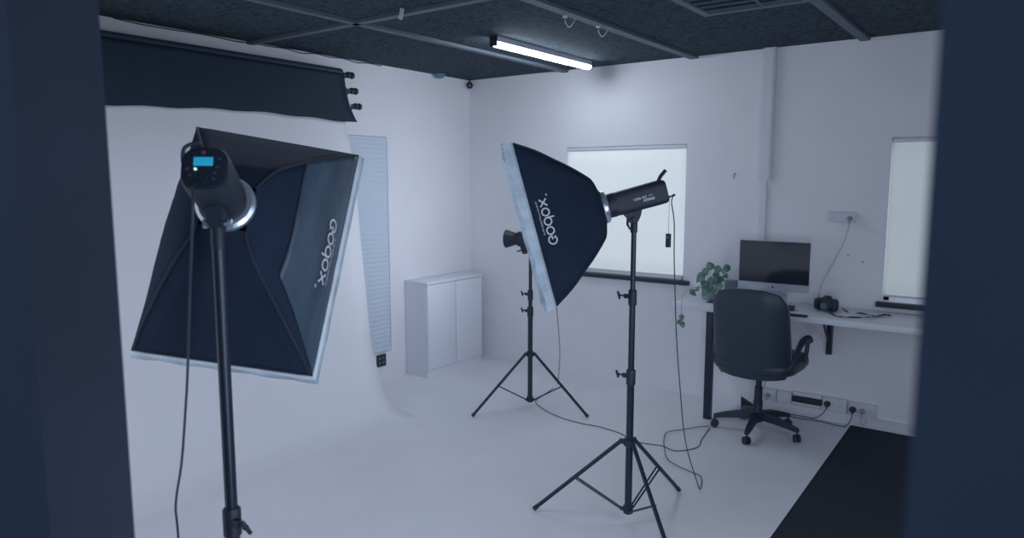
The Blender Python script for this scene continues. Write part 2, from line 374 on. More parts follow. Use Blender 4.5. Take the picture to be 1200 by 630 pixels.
# ------------------------------------------------------------------ softboxes
HW, HH, LIP = .25, .35, .045
SW, SH = .236, .336
PROF = [(1.0, LIP), (.86, .125), (.71, .192), (.56, .258), (.375, .326), (.27, .347), (.20, .355)]
def prof_z(s):
    for (a, za), (b_, zb) in zip(PROF, PROF[1:]):
        if s >= b_: return za + (zb - za) * (a - s) / (a - b_)
    return PROF[-1][1]
def prof_s(z):
    for (a, za), (b_, zb) in zip(PROF, PROF[1:]):
        if z <= zb: return a + (b_ - a) * (z - za) / (zb - za)
    return .25
def corner(s):
    k = min(1, max(0, (s - .20) / .16)); q = .058
    return (max(SW * s, q * .9) * k + (1 - k) * q, SH * s * k + (1 - k) * q)
def bulge(s, long_side):   # long panels belly outward, short ones are drawn in a little
    f = math.sin(PI * min(1, max(0, (1 - s) / .72)))
    return (-.020 if long_side else .010) * f
def softbox(label, mw, side, sheen_overlay=False):
    t = thing('softbox', label, 'softbox', group='softboxes', mw=mw)
    ss = smooth_path([Vector((s, 0, z)) for s, z in PROF], 4)
    n = 10
    names = [((1, 1), (1, -1)), ((1, -1), (-1, -1)), ((-1, -1), (-1, 1)), ((-1, 1), (1, 1))]
    for (c0, c1) in names:
        bm = bm_new(); rows = []
        for v in ss:
            s = v.x; cx_, cy_ = corner(s); z = v.z
            p0 = Vector((c0[0] * cx_, c0[1] * cy_, z)); p1 = Vector((c1[0] * cx_, c1[1] * cy_, z))
            nrm = Vector(((c0[0] + c1[0]) / 2, (c0[1] + c1[1]) / 2, 0)).normalized()
            amp = bulge(s, abs(nrm.x) > .5)
            rows.append([p0.lerp(p1, i / n) - nrm * amp * math.sin(PI * i / n) + nrm * .0016 * math.sin(i * 2.6 + z * 60) * math.sin(PI * i / n) for i in range(n + 1)])
        grid(bm, rows); solidify(obj('fabric_panel', bm, M['fabric'], t, ang=60), .002)
    # support rods along the four corners
    for c in ((1, 1), (1, -1), (-1, -1), (-1, 1)):
        bm = bm_new(); tube(bm, [Vector((c[0] * corner(v.x)[0], c[1] * corner(v.x)[1], v.z)) for v in ss], .0042, 8); obj('rod_sleeve', bm, M['seam'], t)
    # lip
    def wob(i): return .003 * math.sin(i * 1.9) + .002 * math.sin(i * 4.3)
    per = []
    for (c0, c1) in names:
        for i in range(14): per.append(Vector((c0[0] * HW, c0[1] * HH, 0)).lerp(Vector((c1[0] * HW, c1[1] * HH, 0)), i / 14))
    bm = bm_new(); rows = []
    for j, z in enumerate((0, .012, .028, LIP)):
        fl_ = 1 - .056 * (z / LIP)
        rows.append([Vector((p.x * fl_, p.y * (1 - .040 * (z / LIP)), 0)) * (1 + (wob(i) if j < 3 else 0) * (.9 if j else 1.2)) + Vector((0, 0, z + (wob(i + 5) if j == 0 else 0))) for i, p in enumerate(per)] )
        rows[-1].append(rows[-1][0])
    grid(bm, rows); solidify(obj('rim_lip', bm, M['lip'], t, ang=60), .003)
    bm = bm_new(); q = [Vector((p.x * SW / HW, p.y * SH / HH, LIP)) for p in per]; tube(bm, q + [q[0]], .0036, 6, cap=False); obj('seam_tape', bm, M['seam'], t)
    bm = bm_new(); grid(bm, [[Vector((-HW * .985 + 2 * HW * .985 * i / 12, -HH * .985 + 2 * HH * .985 * j / 12, .030 - .006 * math.sin(PI * i / 12) * math.sin(PI * j / 12))) for i in range(13)] for j in range(13)])
    solidify(obj('diffuser', bm, M['diffuser'], t), .0015)
    # speed ring
    bm = bm_new(); lathe(bm, [(.054, .354), (.068, .354), (.070, .360), (.070, .374), (.062, .380), (.050, .380), (.050, .354)], seg=36, cap=False); obj('speed_ring', bm, M['ring'], t)
    # printed logo: rounded letters laid along the panel
    def surf(u, v, z0, y0):   # u along the long side, v toward the ring
        y = y0 + u * side[1]; z = z0 + v
        s = prof_s(z); cx_, cy_ = corner(s)
        k = min(1, max(0, (cy_ - y) / (2 * cy_))); amp = bulge(s, True)
        return Vector((side[0] * (cx_ - amp * math.sin(PI * k) + (.0105 if sheen_overlay else .006)), y, z))
    def strip(bm, pts, w):
        vs = []
        for i, p in enumerate(pts):
            d = (Vector(pts[min(i + 1, len(pts) - 1)]) - Vector(pts[max(i - 1, 0)])).normalized(); nx = Vector((-d.y, d.x)) * w / 2
            vs.append((bm.verts.new(surf(p[0] + nx.x, p[1] + nx.y, *org)), bm.verts.new(surf(p[0] - nx.x, p[1] - nx.y, *org))))
        for a, c in zip(vs, vs[1:]): bm.faces.new((a[0], a[1], c[1], c[0]))
    def arc(cx_, cy_, r, a0, a1, n=20): return [(cx_ + r * math.cos(math.radians(a0 + (a1 - a0) * i / n)), cy_ + r * math.sin(math.radians(a0 + (a1 - a0) * i / n))) for i in range(n + 1)]
    org = (side[2], side[3])
    if sheen_overlay:   # overlay on the right-hand panel, its lit sheen painted as a lighter colour
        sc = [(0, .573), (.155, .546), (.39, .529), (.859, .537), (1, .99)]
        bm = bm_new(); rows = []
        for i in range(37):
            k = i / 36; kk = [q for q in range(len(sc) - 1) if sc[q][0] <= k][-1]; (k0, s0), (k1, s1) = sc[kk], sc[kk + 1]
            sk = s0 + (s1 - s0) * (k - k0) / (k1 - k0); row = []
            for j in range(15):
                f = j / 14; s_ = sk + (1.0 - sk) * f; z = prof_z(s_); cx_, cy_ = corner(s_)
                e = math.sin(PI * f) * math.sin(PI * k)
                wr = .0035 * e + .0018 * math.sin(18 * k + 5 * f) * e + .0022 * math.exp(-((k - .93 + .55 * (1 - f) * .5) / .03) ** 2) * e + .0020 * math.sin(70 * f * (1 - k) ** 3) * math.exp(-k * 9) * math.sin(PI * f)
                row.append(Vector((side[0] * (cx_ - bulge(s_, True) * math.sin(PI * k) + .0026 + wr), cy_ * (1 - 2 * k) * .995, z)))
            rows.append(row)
        grid(bm, rows); solidify(obj('painted_sheen_overlay', bm, M['fabric_sheen'], t, ang=60), .0012)
        bm = bm_new(); tube(bm, [q[0] + Vector((side[0] * .001, 0, 0)) for q in rows], .0022, 6); obj('sheen_overlay_edge', bm, M['seam'], t)  # dark line along the inner edge of the painted sheen
    bm = bm_new(); w = .0062; r = .0150; d = .0385
    x0 = -2 * d
    strip(bm, arc(x0, 0, r + .002, 60, 360), w); strip(bm, [(x0 + r + .002, 0), (x0 + .002, 0)], w); strip(bm, [(x0 + r, r * 1.05), (x0 + r * .35, r * .45)], w * .8)
    strip(bm, arc(x0 + d, 0, r, 0, 360, 28), w)
    strip(bm, arc(x0 + 2 * d, 0, r, 0, 360, 28), w); strip(bm, [(x0 + 2 * d + r, -r * .2), (x0 + 2 * d + r, r * 2.0)], w)
    strip(bm, arc(x0 + 3 * d, 0, r, 0, 360, 28), w)
    strip(bm, [(x0 + 4 * d - r, -r), (x0 + 4 * d + r, r)], w); strip(bm, [(x0 + 4 * d - r, r), (x0 + 4 * d + r, -r)], w)
    strip(bm, arc(x0 + 4 * d + .029, r + .006, .0035, 0, 360, 12), .0018)
    random.seed(3); u = x0 + .028   # small line of type under the name
    while u < x0 + 4.35 * d:
        ww = random.choice((.003, .0045, .006)); hgt = .0065
        strip(bm, [(u, -.031), (u, -.031 + hgt)], .0012); strip(bm, [(u, -.031 + hgt * random.choice((0, .5, 1))), (u + ww * .7, -.031 + hgt * random.choice((0, .5, 1)))], .0012)
        if random.random() < .5: strip(bm, [(u + ww * .7, -.031), (u + ww * .7, -.031 + hgt)], .0012)
        u += ww + .0015
    obj('logo', bm, M['logo'], t, smooth=False)
    return t

def MW(rows, loc):
    m = Matrix(rows).to_4x4(); m = m.to_quaternion().to_matrix().to_4x4(); m.translation = Vector(loc); return m
ML = MW(((0.7413, -0.1544, 0.6532), (0.6490, 0.4131, -0.6389), (-0.1712, 0.8975, 0.4064)), (-1.8244, 1.2196, 1.3462))
MR = MW(((-0.5944, -0.2659, 0.7589), (0.7983, -0.0809, 0.5969), (-0.0973, 0.9606, 0.2604)), (-1.7938, 2.518, 1.3415))
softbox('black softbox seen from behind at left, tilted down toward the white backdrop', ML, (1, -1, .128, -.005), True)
softbox('black softbox in profile before the lit blind, facing left', MR, (-1, 1, .100, 0))

# ------------------------------------------------------------------ strobes
def strobe(label, mw_soft, pole_xy, length, flip, zs=.381, jack=True):
    ax = Vector((mw_soft[0][2], mw_soft[1][2], mw_soft[2][2])).normalized()
    org = mw_soft @ Vector((0, 0, zs))
    x = Vector((0, 0, 1)).cross(ax).normalized(); y = ax.cross(x)
    m = Matrix(((x.x, y.x, ax.x), (x.y, y.y, ax.y), (x.z, y.z, ax.z))).to_4x4(); m.translation = org
    t = thing('studio_strobe', label, 'studio flash', group='studio flash heads', mw=m)
    L = length; R_ = .052
    bm = bm_new()
    def rg(a, z, n=4.6 if flip > 0 else 3.2): return sq_ring(a * .98, a, z, n, 40)
    loft(bm, [rg(R_ * .9, 0, 2.2), rg(R_ * 1.0, .003, 2.2), rg(R_ * 1.02, .030, 2.4), rg(R_ * .97, .034, 3), rg(R_ * .98, .045), rg(R_, L - .03), rg(R_ * .985, L - .008), rg(R_ * .93, L)])
    obj('body', bm, M['black'], t, ang=40)
    bm = bm_new(); loft(bm, [rg(R_ * .88, L + .0002), rg(R_ * .86, L + .004)]); rp = obj('rear_panel', bm, M['black'], t)
    zf = L + .0045
    bm = bm_new(); box2(bm, (-.022, .004, L + .003), (.018, .024, zf + .001), .001); obj('display', bm, M['lcd'], rp)
    bm = bm_new(); lathe(bm, [(.0032, 0), (.0032, .003)], (-.017, -.004, L + .003), (0, 0, 1), 10); obj('indicator', bm, M['led'], rp)
    for rr_, px, py in ((.005, -.003, .036), (.0035, -.034, -.003)):
        bm = bm_new(); lathe(bm, [(rr_, 0), (rr_ * .85, .003)], (px, py, L + .003), (0, 0, 1), 12); obj('red_button', bm, M['red'], rp)
    bm = bm_new(); lathe(bm, [(.010, 0), (.009, .008)], (.0, -.028, L + .003), (0, 0, 1), 20); obj('dial', bm, M['black'], rp)
    for px, py in ((-.028, -.018), (-.014, -.020), (.022, -.012), (.028, .002), (.030, .02), (.02, -.026)):
        bm = bm_new(); box(bm, (px, py, zf), (.008, .004, .003), None, .001); obj('button', bm, M['roll_core'], rp)
    # rear grip
    sx = flip
    bm = bm_new(); tube(bm, smooth_path([(sx * .012, R_ * .92, L - .012), (sx * .016, R_ + .012, L + .002), (sx * .022, R_ + .024, L + .020), (sx * .024, R_ + .032, L + .032)] if sx > 0 else
        [(-.006, R_ * .94, L - .006), (-.018, R_ + .006, L + .002), (-.038, R_ - .002, L + .004), (-.045, R_ - .016, L + .003), (-.046, .014, L - .006)], 6), .0082 if sx > 0 else .0042, 12)
    obj('handle', bm, M['black'], t)
    # lower bracket to the pole (in strobe space the pole point is found from world)
    base = m.inverted() @ Vector((pole_xy[0], pole_xy[1], pole_xy[2]))
    pz = base.z
    bm = bm_new(); v0 = [Vector((-.020, -R_ + .004, pz - .040)), Vector((.020, -R_ + .004, pz - .040)), Vector((.020, -R_ + .004, pz + .044)), Vector((-.020, -R_ + .004, pz + .044))]
    dn = (m.to_3x3().inverted() @ Vector((0, 0, -1))).normalized()
    hv = base
    v1 = [hv + Vector((-.014, 0, -.017)), hv + Vector((.014, 0, -.017)), hv + Vector((.014, 0, .017)), hv + Vector((-.014, 0, .017))]
    loft(bm, [v0, [a.lerp(c, .45) * 1.0 + Vector((0, 0, .004)) for a, c in zip(v0, v1)], v1]); br = obj('tilt_bracket', bm, M['black'], t)
    bm = bm_new(); tube(bm, [hv + Vector((0, .028, -.022)), hv + Vector((0, -.002, -.030)), hv + Vector((0, -.026, -.024))], [.005, .006, .004], 10); obj('tilt_lever', bm, M['black'], br)
    bm = bm_new(); lathe(bm, [(.0155, -.045), (.0155, .012), (.013, .018)], hv, -dn, 16); obj('pole_socket', bm, M['black'], br)
    for sg in (-1, 1):
        bm = bm_new(); lathe(bm, [(.006, 0), (.006, .008), (.011, .009), (.011, .018)], hv + Vector((sg * .013, .014, 0)), (sg, 0, 0), 12); obj('clamp_knob', bm, M['ring'] if flip < 0 else M['black'], br)
    return t, m
tL, mL = strobe('black flash head with glowing cyan display behind the tilted left softbox', ML, (-1.512, .915, 1.440), .188, -1)
tR, mR = strobe('black flash head in side view on the central stand before the lit blind', MR, (-1.412, 2.817, 1.372), .255, 1)

def side_text(parent, L):
    # mirrored model lettering on the visible flank (-x)
    def txt(s, size, z, y, bold=0.0):
        cu = bpy.data.curves.new('lettering', 'FONT'); cu.body = s; cu.size = size; cu.align_x = 'CENTER'; cu.align_y = 'CENTER'; cu.extrude = .0002; cu.offset = bold
        o = bpy.data.objects.new('tmp', cu); COL.objects.link(o); bpy.context.view_layer.update()
        me = bpy.data.meshes.new_from_object(o); bpy.data.objects.remove(o)
        # text x -> -z (mirrored), y -> y
        for v in me.vertices: v.co = Vector((-.0520 - v.co.z, y + v.co.y, z - v.co.x))
        me.materials.append(M['logo']); q = bpy.data.objects.new('lettering', me); COL.objects.link(q); q.parent = parent
    txt('DP-400V', .016, .135, .000, .0002)
    txt('GODOX', .013, .172, -.013, .0006)
    txt('SERIES', .007, .182, .002)
# flank facing the camera on the right strobe
xl = mR.inverted() @ Cc
side_text(tR, .255)
if xl.x > 0:
    for ch in tR.children:
        if ch.name.startswith('lettering'):
            for v in ch.data.vertices: v.co.x = -v.co.x

# third, far flash head with a bowl reflector, half hidden by the softbox
fo = Vector((-2.757, 3.890, 1.165)); ax = (pl(596, 281, 1, 3.86) - pl(622, 281, 1, 3.90)).normalized(); ax = -Vector((ax.x, ax.y, -0.02)).normalized()
x = Vector((0, 0, 1)).cross(ax).normalized(); y = ax.cross(x)
m3 = Matrix(((x.x, y.x, ax.x), (x.y, y.y, ax.y), (x.z, y.z, ax.z))).to_4x4(); m3.translation = fo
t3 = thing('studio_strobe', 'black flash head with open bowl reflector on the far stand, half behind the softbox', 'studio flash', group='studio flash heads', mw=m3)
bm = bm_new(); loft(bm, [sq_ring(.036, .040, -.045, 2.6), sq_ring(.048, .050, -.040, 3), sq_ring(.048, .050, .17, 3.2), sq_ring(.044, .046, .18, 3.2)]); obj('body', bm, M['black'], t3)
bm = bm_new(); lathe(bm, [(.042, -.048), (.040, -.060), (.046, -.080), (.060, -.126), (.062, -.132), (.058, -.131), (.043, -.080), (.034, -.064)], seg=32, cap=False); obj('reflector', bm, M['black'], t3)
bm = bm_new(); lathe(bm, [(.030, -.0655), (.032, -.070), (.004, -.072)], seg=24); obj('flash_tube', bm, M['diffuser'], t3)
bm = bm_new(); loft(bm, [[Vector((sx_, -.046, z_)) for sx_, z_ in ((-.018, -.03), (.018, -.03), (.018, .03), (-.018, .03))], [Vector((sx_, -.10, z_)) for sx_, z_ in ((-.012, -.012), (.012, -.012), (.012, .012), (-.012, .012))]]); obj('tilt_bracket', bm, M['black'], t3)
bm = bm_new(); tube(bm, [(0, -.075, -.02), (0, -.085, -.055)], .005, 8); obj('tilt_lever', bm, M['black'], t3)

l = bpy.data.lights.new('modelling_light', 'SPOT'); l.spot_size = math.radians(150); l.spot_blend = 1; l.shadow_soft_size = .03; l.energy = LP['bowl']; l.color = (.79, .86, 1.0)
lo = bpy.data.objects.new('modelling_light', l); COL.objects.link(lo); lo.parent = t3; lo.location = (0, 0, -.150)
light_stand('black tripod light stand standing closest at left, knob low on its thick pole', (-1.512, .915), math.radians(95), 1.405, [.735], fr=.44, rb=.0170, kd=1)
light_stand('black tripod light stand in the centre carrying the softbox seen in profile', (-1.412, 2.817), math.radians(82), 1.335, [.68, 1.04])
light_stand('shorter black tripod light stand farthest back, below the bowl reflector head', (-2.725, 3.914), math.radians(-115), 1.085, [.67, .785])

# ------------------------------------------------------------------ cables
def cable(label, pts, r=.0028, m='cable', n=8, cat='cable', name='power_cable'):
    pts = [Vector(p) for p in pts]; o0 = pts[-1].copy()
    bm = bm_new(); tube(bm, [p - o0 for p in smooth_path(pts, n)], r, 8); o = obj(name, bm, M[m]); o.location = o0
    return tag(o, label, cat)
cable('thin black cable hanging from the nearest flash head down to the floor', [mL @ Vector((-.02, -.045, .195))] + [dep(x_, y_, d_) for x_, y_, d_ in ((226, 250, 1.50), (223, 330, 1.56), (220, 430, 1.62), (218, 470, 1.64), (213, 540, 1.68), (206, 590, 1.72), (209, 630, 1.76))] + [(-1.66, .86, .35), (-1.70, .90, .05), (-1.74, 1.02, .006), (-1.80, 1.3, .006)])
jk = mR @ Vector((.0, -.030, .260))
hang = [mR @ Vector((0, -.030, .278)), mR @ Vector((0, -.026, .295))]
for i, (x_, y_) in enumerate(((787, 236), (790, 260), (790, 300), (791, 340), (793, 400), (797, 455), (800, 492), (803, 515), (808, 537), (814, 555))):
    hang.append(pl(x_, y_, 1, 2.98 + (3.32 - 2.98) * min(1, max(0, (y_ - 260) / 300))))
floorp = [pl(x_, y_, 2, .009) for x_, y_ in ((820, 573), (822, 559), (811, 553), (793, 545), (782, 537), (779, 527), (778, 515), (782, 506), (800, 503), (818, 500), (833, 499))]
hang = [p if p.z > .012 else Vector((p.x, p.y, .008)) for p in hang]
cable('thin black cable dropping from the central flash head and looping on the white floor', hang + floorp, .0026)
fc = [Vector((-2.60, 4.02, 1.12)), pl(650, 330, 1, 4.25), pl(654, 380, 1, 4.35), pl(656, 410, 1, 4.45), pl(655, 435, 1, 4.52)]
fc += [pl(x_, y_, 2, .0030) for x_, y_ in ((653, 449), (645, 457), (636, 463), (628, 469), (630, 474), (642, 482), (660, 490), (682, 496), (703, 500), (728, 508), (743, 517), (775, 522), (792, 528), (817, 524), (822, 515), (827, 508), (832, 501))]
cable('thin dark cable running from the far stand across the white floor to the chair', fc, .0026)

t = thing('jack_plug', 'black straight jack plug in the rear of the central flash head', 'plug', mw=Matrix.Translation(mR @ Vector((0, -.030, .257))) @ mR.to_3x3().to_4x4())
bm = bm_new(); lathe(bm, [(.0045, .0), (.0045, .018), (.0032, .022), (.002, .042)], seg=12); obj('plug_body', bm, M['black'], t)
top = mR @ Vector((0, -.034, .270)); rm = Vector((top.x, top.y, 1.292))
t = thing('flash_trigger', 'small black flash trigger dangling on a thin wire before the lit blind', 'remote trigger', rm)
bm = bm_new(); box(bm, (0, 0, 0), (.022, .014, .060), Matrix.Rotation(YAW * .2, 3, 'Z'), .003); obj('trigger_body', bm, M['black'], t)
bm = bm_new(); box(bm, (-.002, -.0078, .014), (.010, .002, .010), None, .0008); obj('button', bm, M['bluegreen'], t)
bm = bm_new(); tube(bm, [Vector((0, 0, .028)), top - rm], .0008, 6); obj('wire', bm, M['cable'], t)

# ------------------------------------------------------------------ white cabinet
t = thing('white_cabinet', 'low white two door cabinet against the left wall near the corner', 'cabinet', (XL + .005, 4.03, 0))
cw, cl, ch = .24, .68, .765
bm = bm_new(); box2(bm, (0, 0, .06), (cw - .02, cl, ch - .02)); obj('carcass', bm, M['cab'], t, smooth=False)
bm = bm_new(); box2(bm, (0, -.004, ch - .02), (cw + .004, cl + .004, ch), .002); obj('top_panel', bm, M['cab'], t)
bm = bm_new(); box2(bm, (.0, .003, 0), (cw - .012, cl - .003, .06)); obj('plinth', bm, M['cab'], t, smooth=False)
for k in range(2):
    y0 = .004 + k * cl / 2; bm = bm_new(); box2(bm, (cw - .019, y0, .064), (cw, y0 + cl / 2 - .008, ch - .024), .0015); dd = obj('door', bm, M['cab'], t)
    bm = bm_new(); box2(bm, (cw - .0005, (cl / 2 - .03) if k == 0 else (cl / 2 + .024), ch - .10), (cw + .001, (cl / 2 - .024) if k == 0 else (cl / 2 + .03), ch - .05)); obj('finger_pull', bm, M['trim'], dd, smooth=False)

# ------------------------------------------------------------------ desk
t = thing('desk', 'long pale wall desk on a dark leg, under the computer', 'desk', (-1.2, 4.6, 0))
def D(bm): bmesh.ops.transform(bm, matrix=Matrix.Translation(-t.location), verts=bm.verts); return bm
bm = bm_new(); box2(bm, (-1.915, 4.39, .715), (-.36, YB - .003, .752), .004); obj('tabletop', D(bm), M['desk'], t)
bm = bm_new(); box2(bm, (-1.677, 4.40, 0), (-1.632, 4.445, .715), .002); obj('leg', D(bm), M['black_metal'], t)
bm = bm_new(); box2(bm, (-1.677, 4.445, .675), (-1.632, 4.84, .714), .002); obj('rail', D(bm), M['black_metal'], t)
bm = bm_new(); tube(bm, [(-1.655, 4.44, .55), (-1.655, 4.62, .69)], .010, 8); obj('brace', D(bm), M['black_metal'], t)
bm = bm_new(); box2(bm, (-1.037, YB - .032, .44), (-1.002, YB - .004, .705), .002); box2(bm, (-1.037, YB - .30, .700), (-1.002, YB - .004, .714), .002)
tube(bm, [(-1.02, YB - .03, .52), (-1.02, YB - .24, .70)], .009, 8); obj('wall_bracket', D(bm), M['black_metal'], t)

# ------------------------------------------------------------------ computer
def local_box(bm, *a): return box(bm, *a)
t = thing('desktop_computer', 'silver all-in-one computer with dark screen standing on the desk', 'computer', (-1.335, 4.645, .7525), math.radians(0))
cwid = .445; zb, zt = .098, .418
bm = bm_new(); tilt = Matrix.Rotation(math.radians(-3), 3, 'X')
loft(bm, [sq_ring(cwid / 2 - .006, (zt - zb) / 2 - .006, 0, 8), sq_ring(cwid / 2 - .07, (zt - zb) / 2 - .05, .020, 5)])
for v in bm.verts: v.co = Vector((v.co.x, .005 + v.co.z, (zb + zt) / 2 + v.co.y))
box2(bm, (-cwid / 2, -.004, zb), (cwid / 2, .005, zt), .003)
hs = obj('housing', bm, M['alu'], t)
bm = bm_new(); box2(bm, (-cwid / 2 + .003, -.0062, zb + .050), (cwid / 2 - .003, -.004, zt - .003)); obj('screen', bm, M['screen'], t, smooth=False)
# round fruit mark on the chin
bm = bm_new(); n = 24; pts = []
for k in range(n):
    a = 2 * PI * k / n; r = .0068 * (1 + .08 * math.cos(2 * a)); 
    p = Vector((r * math.cos(a), 0, r * math.sin(a))); dd = (p - Vector((.0092, 0, .001))).length
    if dd < .0042: p = Vector((.0092, 0, .001)) + (p - Vector((.0092, 0, .001))).normalized() * .0042 if False else Vector((min(p.x, .0045), 0, p.z))
    pts.append(p + Vector((0, -.0047, zb + .024)))
vs = [bm.verts.new(p) for p in pts]; bm.faces.new(vs)
vs = [bm.verts.new(Vector((x_, -.0047, zb + .024 + z_))) for x_, z_ in ((0, .0075), (.0025, .0085), (.0035, .0115), (.001, .0105))]; bm.faces.new(vs)
obj('logo', bm, M['screen'], hs, smooth=False)
bm = bm_new(); rows = []
for j, (yy, zz) in enumerate(((-.085, .004), (.055, .004), (.066, .012), (.066, .06), (.05, .12), (.03, .16))): rows.append([(-.075, yy, zz), (.075, yy, zz)])
grid(bm, rows); solidify(obj('stand', bm, M['alu'], t, smooth=False), .005)

# small things on the desk
o = bm_new(); box(o, (0, 0, .0125), (.10, .075, .025), None, .006); kb = obj('hard_drive', o, M['black'])
kb.location = pl(921, 362.5, 2, .753); kb.rotation_euler = (0, 0, .15); tag(kb, 'small dark flat box on the desk before the computer foot', 'box')
o = bm_new(); box(o, (0, 0, .007), (.13, .035, .013), None, .004); tb = obj('phone', o, M['black'])
tb.location = pl(930, 372, 2, .753) + Vector((0, .05, 0)); tb.rotation_euler = (0, 0, -.02); tag(tb, 'thin dark slab lying at the front desk edge right of the chair back', 'phone')

# camera with its strap
cl_ = pl(968, 364, 2, .753) + Vector((0, .02, 0))
t = thing('photo_camera', 'black photo camera lying on the desk with its strap trailing right', 'camera', cl_, math.radians(-14))
bm = bm_new(); loft(bm, [sq_ring(.062, .028, .004, 4), sq_ring(.066, .031, .012, 4), sq_ring(.066, .031, .060, 4), sq_ring(.058, .026, .074, 4)]); obj('body', bm, M['black'], t)
bm = bm_new(); loft(bm, [sq_ring(.030, .024, .072, 3), sq_ring(.024, .020, .086, 3), sq_ring(.016, .014, .092, 3)]); obj('viewfinder_hump', bm, M['black'], t)
bm = bm_new(); lathe(bm, [(.030, 0), (.032, .010), (.032, .030), (.029, .045), (.029, .052), (.024, .052)], (.018, -.028, .038), (0, -1, 0), 28); ln = obj('lens', bm, M['black'], t)
bm = bm_new(); lathe(bm, [(.0235, 0), (.012, .003), (.001, .004)], (.018, -.0795, .038), (0, -1, 0), 24); obj('front_glass', bm, M['lens'], ln)
bm = bm_new(); loft(bm, [sq_ring(.014, .024, .010, 3), sq_ring(.016, .026, .040, 3), sq_ring(.014, .022, .070, 3)])
bmesh.ops.translate(bm, vec=(-.055, -.016, 0), verts=bm.verts); obj('grip', bm, M['black'], t)
iv = (Matrix.Translation(t.location) @ Matrix.Rotation(math.radians(-14), 4, 'Z')).inverted()
bm = bm_new()
def ribbon(bm, pts, w):
    pts = smooth_path(pts, 6); rows = []
    for i, p in enumerate(pts):
        d = (pts[min(i + 1, len(pts) - 1)] - pts[max(i - 1, 0)]); d.z = 0; d.normalize(); nx = Vector((-d.y, d.x, .5 * math.sin(i * .5))) * w / 2
        rows.append([iv @ (p + nx), iv @ (p - nx)])
    grid(bm, rows)
zc = .758
ribbon(bm, [t.location + Vector((.05, -.01, .05)), pl(988, 361, 2, zc), pl(994, 365, 2, zc), ], .010)
ribbon(bm, [t.location + Vector((-.02, -.035, .03)), pl(978, 369, 2, zc), pl(990, 371, 2, zc), pl(1008, 371.5, 2, zc), pl(1022, 371, 2, zc + .004), pl(1036, 369, 2, zc + .006), pl(1044, 370, 2, zc)], .013)
ribbon(bm, [pl(1004, 366, 2, zc), pl(1016, 368, 2, zc + .004), pl(1028, 370.5, 2, zc), pl(1038, 368, 2, zc + .010), pl(1044, 370, 2, zc)], .014)
solidify(obj('strap', bm, M['black'], t), .002)

# plant
ppos = Vector((-1.765, 4.66, .7525))
t = thing('potted_plant', 'small trailing green plant in a pale pot on the left desk end', 'plant', ppos)
bm = bm_new(); lathe(bm, [(.036, 0), (.040, .004), (.052, .075), (.054, .080), (.049, .080), (.046, .070)], seg=28, cap=False)
lathe(bm, [(.036, .0), (.001, .001)], seg=28, cap=False); obj('pot', bm, M['pot'], t)
bm = bm_new(); lathe(bm, [(.046, .069), (.02, .074), (.001, .075)], seg=20, cap=False); obj('soil', bm, M['sill'], t)
def leaf(bm, base, d, size, droop):
    d = d.normalized(); s = d.cross(Vector((.35, -.8, .5))); s = s.normalized() if s.length > .1 else Vector((1, 0, 0)); up = s.cross(d)
    rows = []
    for i in range(9):
        f = i / 8; w = size * .42 * (math.sin(PI * f ** .7)) ** .9 if 0 < f < 1 else .0005
        c = base + d * size * f - Vector((0, 0, droop * size * f * f))
        rows.append([c - s * w + up * w * .22, c - up * 0, c + s * w + up * w * .22])
    grid(bm, rows)
lv = [(832, 312, .055), (826, 318, .05), (842, 315, .05), (821, 324, .055), (833, 328, .05), (838, 330, .06), (829, 335, .055), (845, 327, .05), (851, 314, .05), (850, 323, .035), (817, 339, .04), (812, 342, .04), (836, 338, .05), (826, 341, .045), (824, 330, .04), (840, 322, .045), (831, 341, .04), (843, 335, .045)]
random.seed(11)
for i, (x_, y_, sz) in enumerate(lv):
    c = pl(x_, y_, 1, 4.62 + random.uniform(-.05, .07)) - ppos
    st = Vector((random.uniform(-.02, .02), random.uniform(-.02, .02), .072)); mid = (st + c) / 2 + Vector((0, 0, .03))
    bm = bm_new(); dirn = Vector((random.uniform(-1, 1), random.uniform(-.5, .2), random.uniform(-.7, .3)))
    leaf(bm, c - dirn.normalized() * sz * .6, dirn, sz * 1.25, random.uniform(.1, .4)); lf = solidify(obj('leaf', bm, M['leaf'], t), .0008)
    bm = bm_new(); tube(bm, smooth_path([st, mid, c - dirn.normalized() * sz * .5], 5), .0013, 6); obj('stem', bm, M['stem'], lf)
# trailing vine over the desk edge
v0 = Vector((-.03, -.03, .075)); vpts = [v0, Vector((-.06, -.12, .09)), Vector((-.075, -.24, .06)), Vector((-.072, -.285, .0)), Vector((-.070, -.288, -.07)), Vector((-.072, -.286, -.12))]
bm = bm_new(); tube(bm, smooth_path(vpts, 6), .0014, 6); vn = obj('vine', bm, M['stem'], t)
for p, dv, sz in ((vpts[4], Vector((.2, -.2, -1)), .042), (vpts[5], Vector((.5, -.3, -.7)), .045), (vpts[5] + Vector((0, 0, .01)), Vector((-.6, -.3, -.6)), .035)):
    bm = bm_new(); leaf(bm, p, dv, sz, .1); solidify(obj('leaf', bm, M['leaf'], vn), .0008)

o = bm_new(); box(o, (0, 0, .065), (.075, .06, .13), None, .004); gb = obj('storage_box', o, M['greybox'])
gb.location = (-1.645, 4.76, .7525); gb.rotation_euler = (0, 0, .1); tag(gb, 'grey upright box behind the plant, just left of the computer', 'box')
bm = bm_new(); vs = [(-.05, -.035, 0), (.05, -.035, 0), (.05, .035, 0), (-.05, .035, 0)]; vt = [(-.045, -.03, .008), (.05, -.035, .030), (.05, .035, .030), (-.045, .03, .008)]
loft(bm, [[Vector(p) for p in vs], [Vector(p) for p in vt]]); wl = obj('leather_case', bm, M['black'], smooth=False)
wl.location = (-1.675, 4.545, .7525); tag(wl, 'dark wedge shaped case on the desk beside the plant pot, partly behind the chair', 'case')

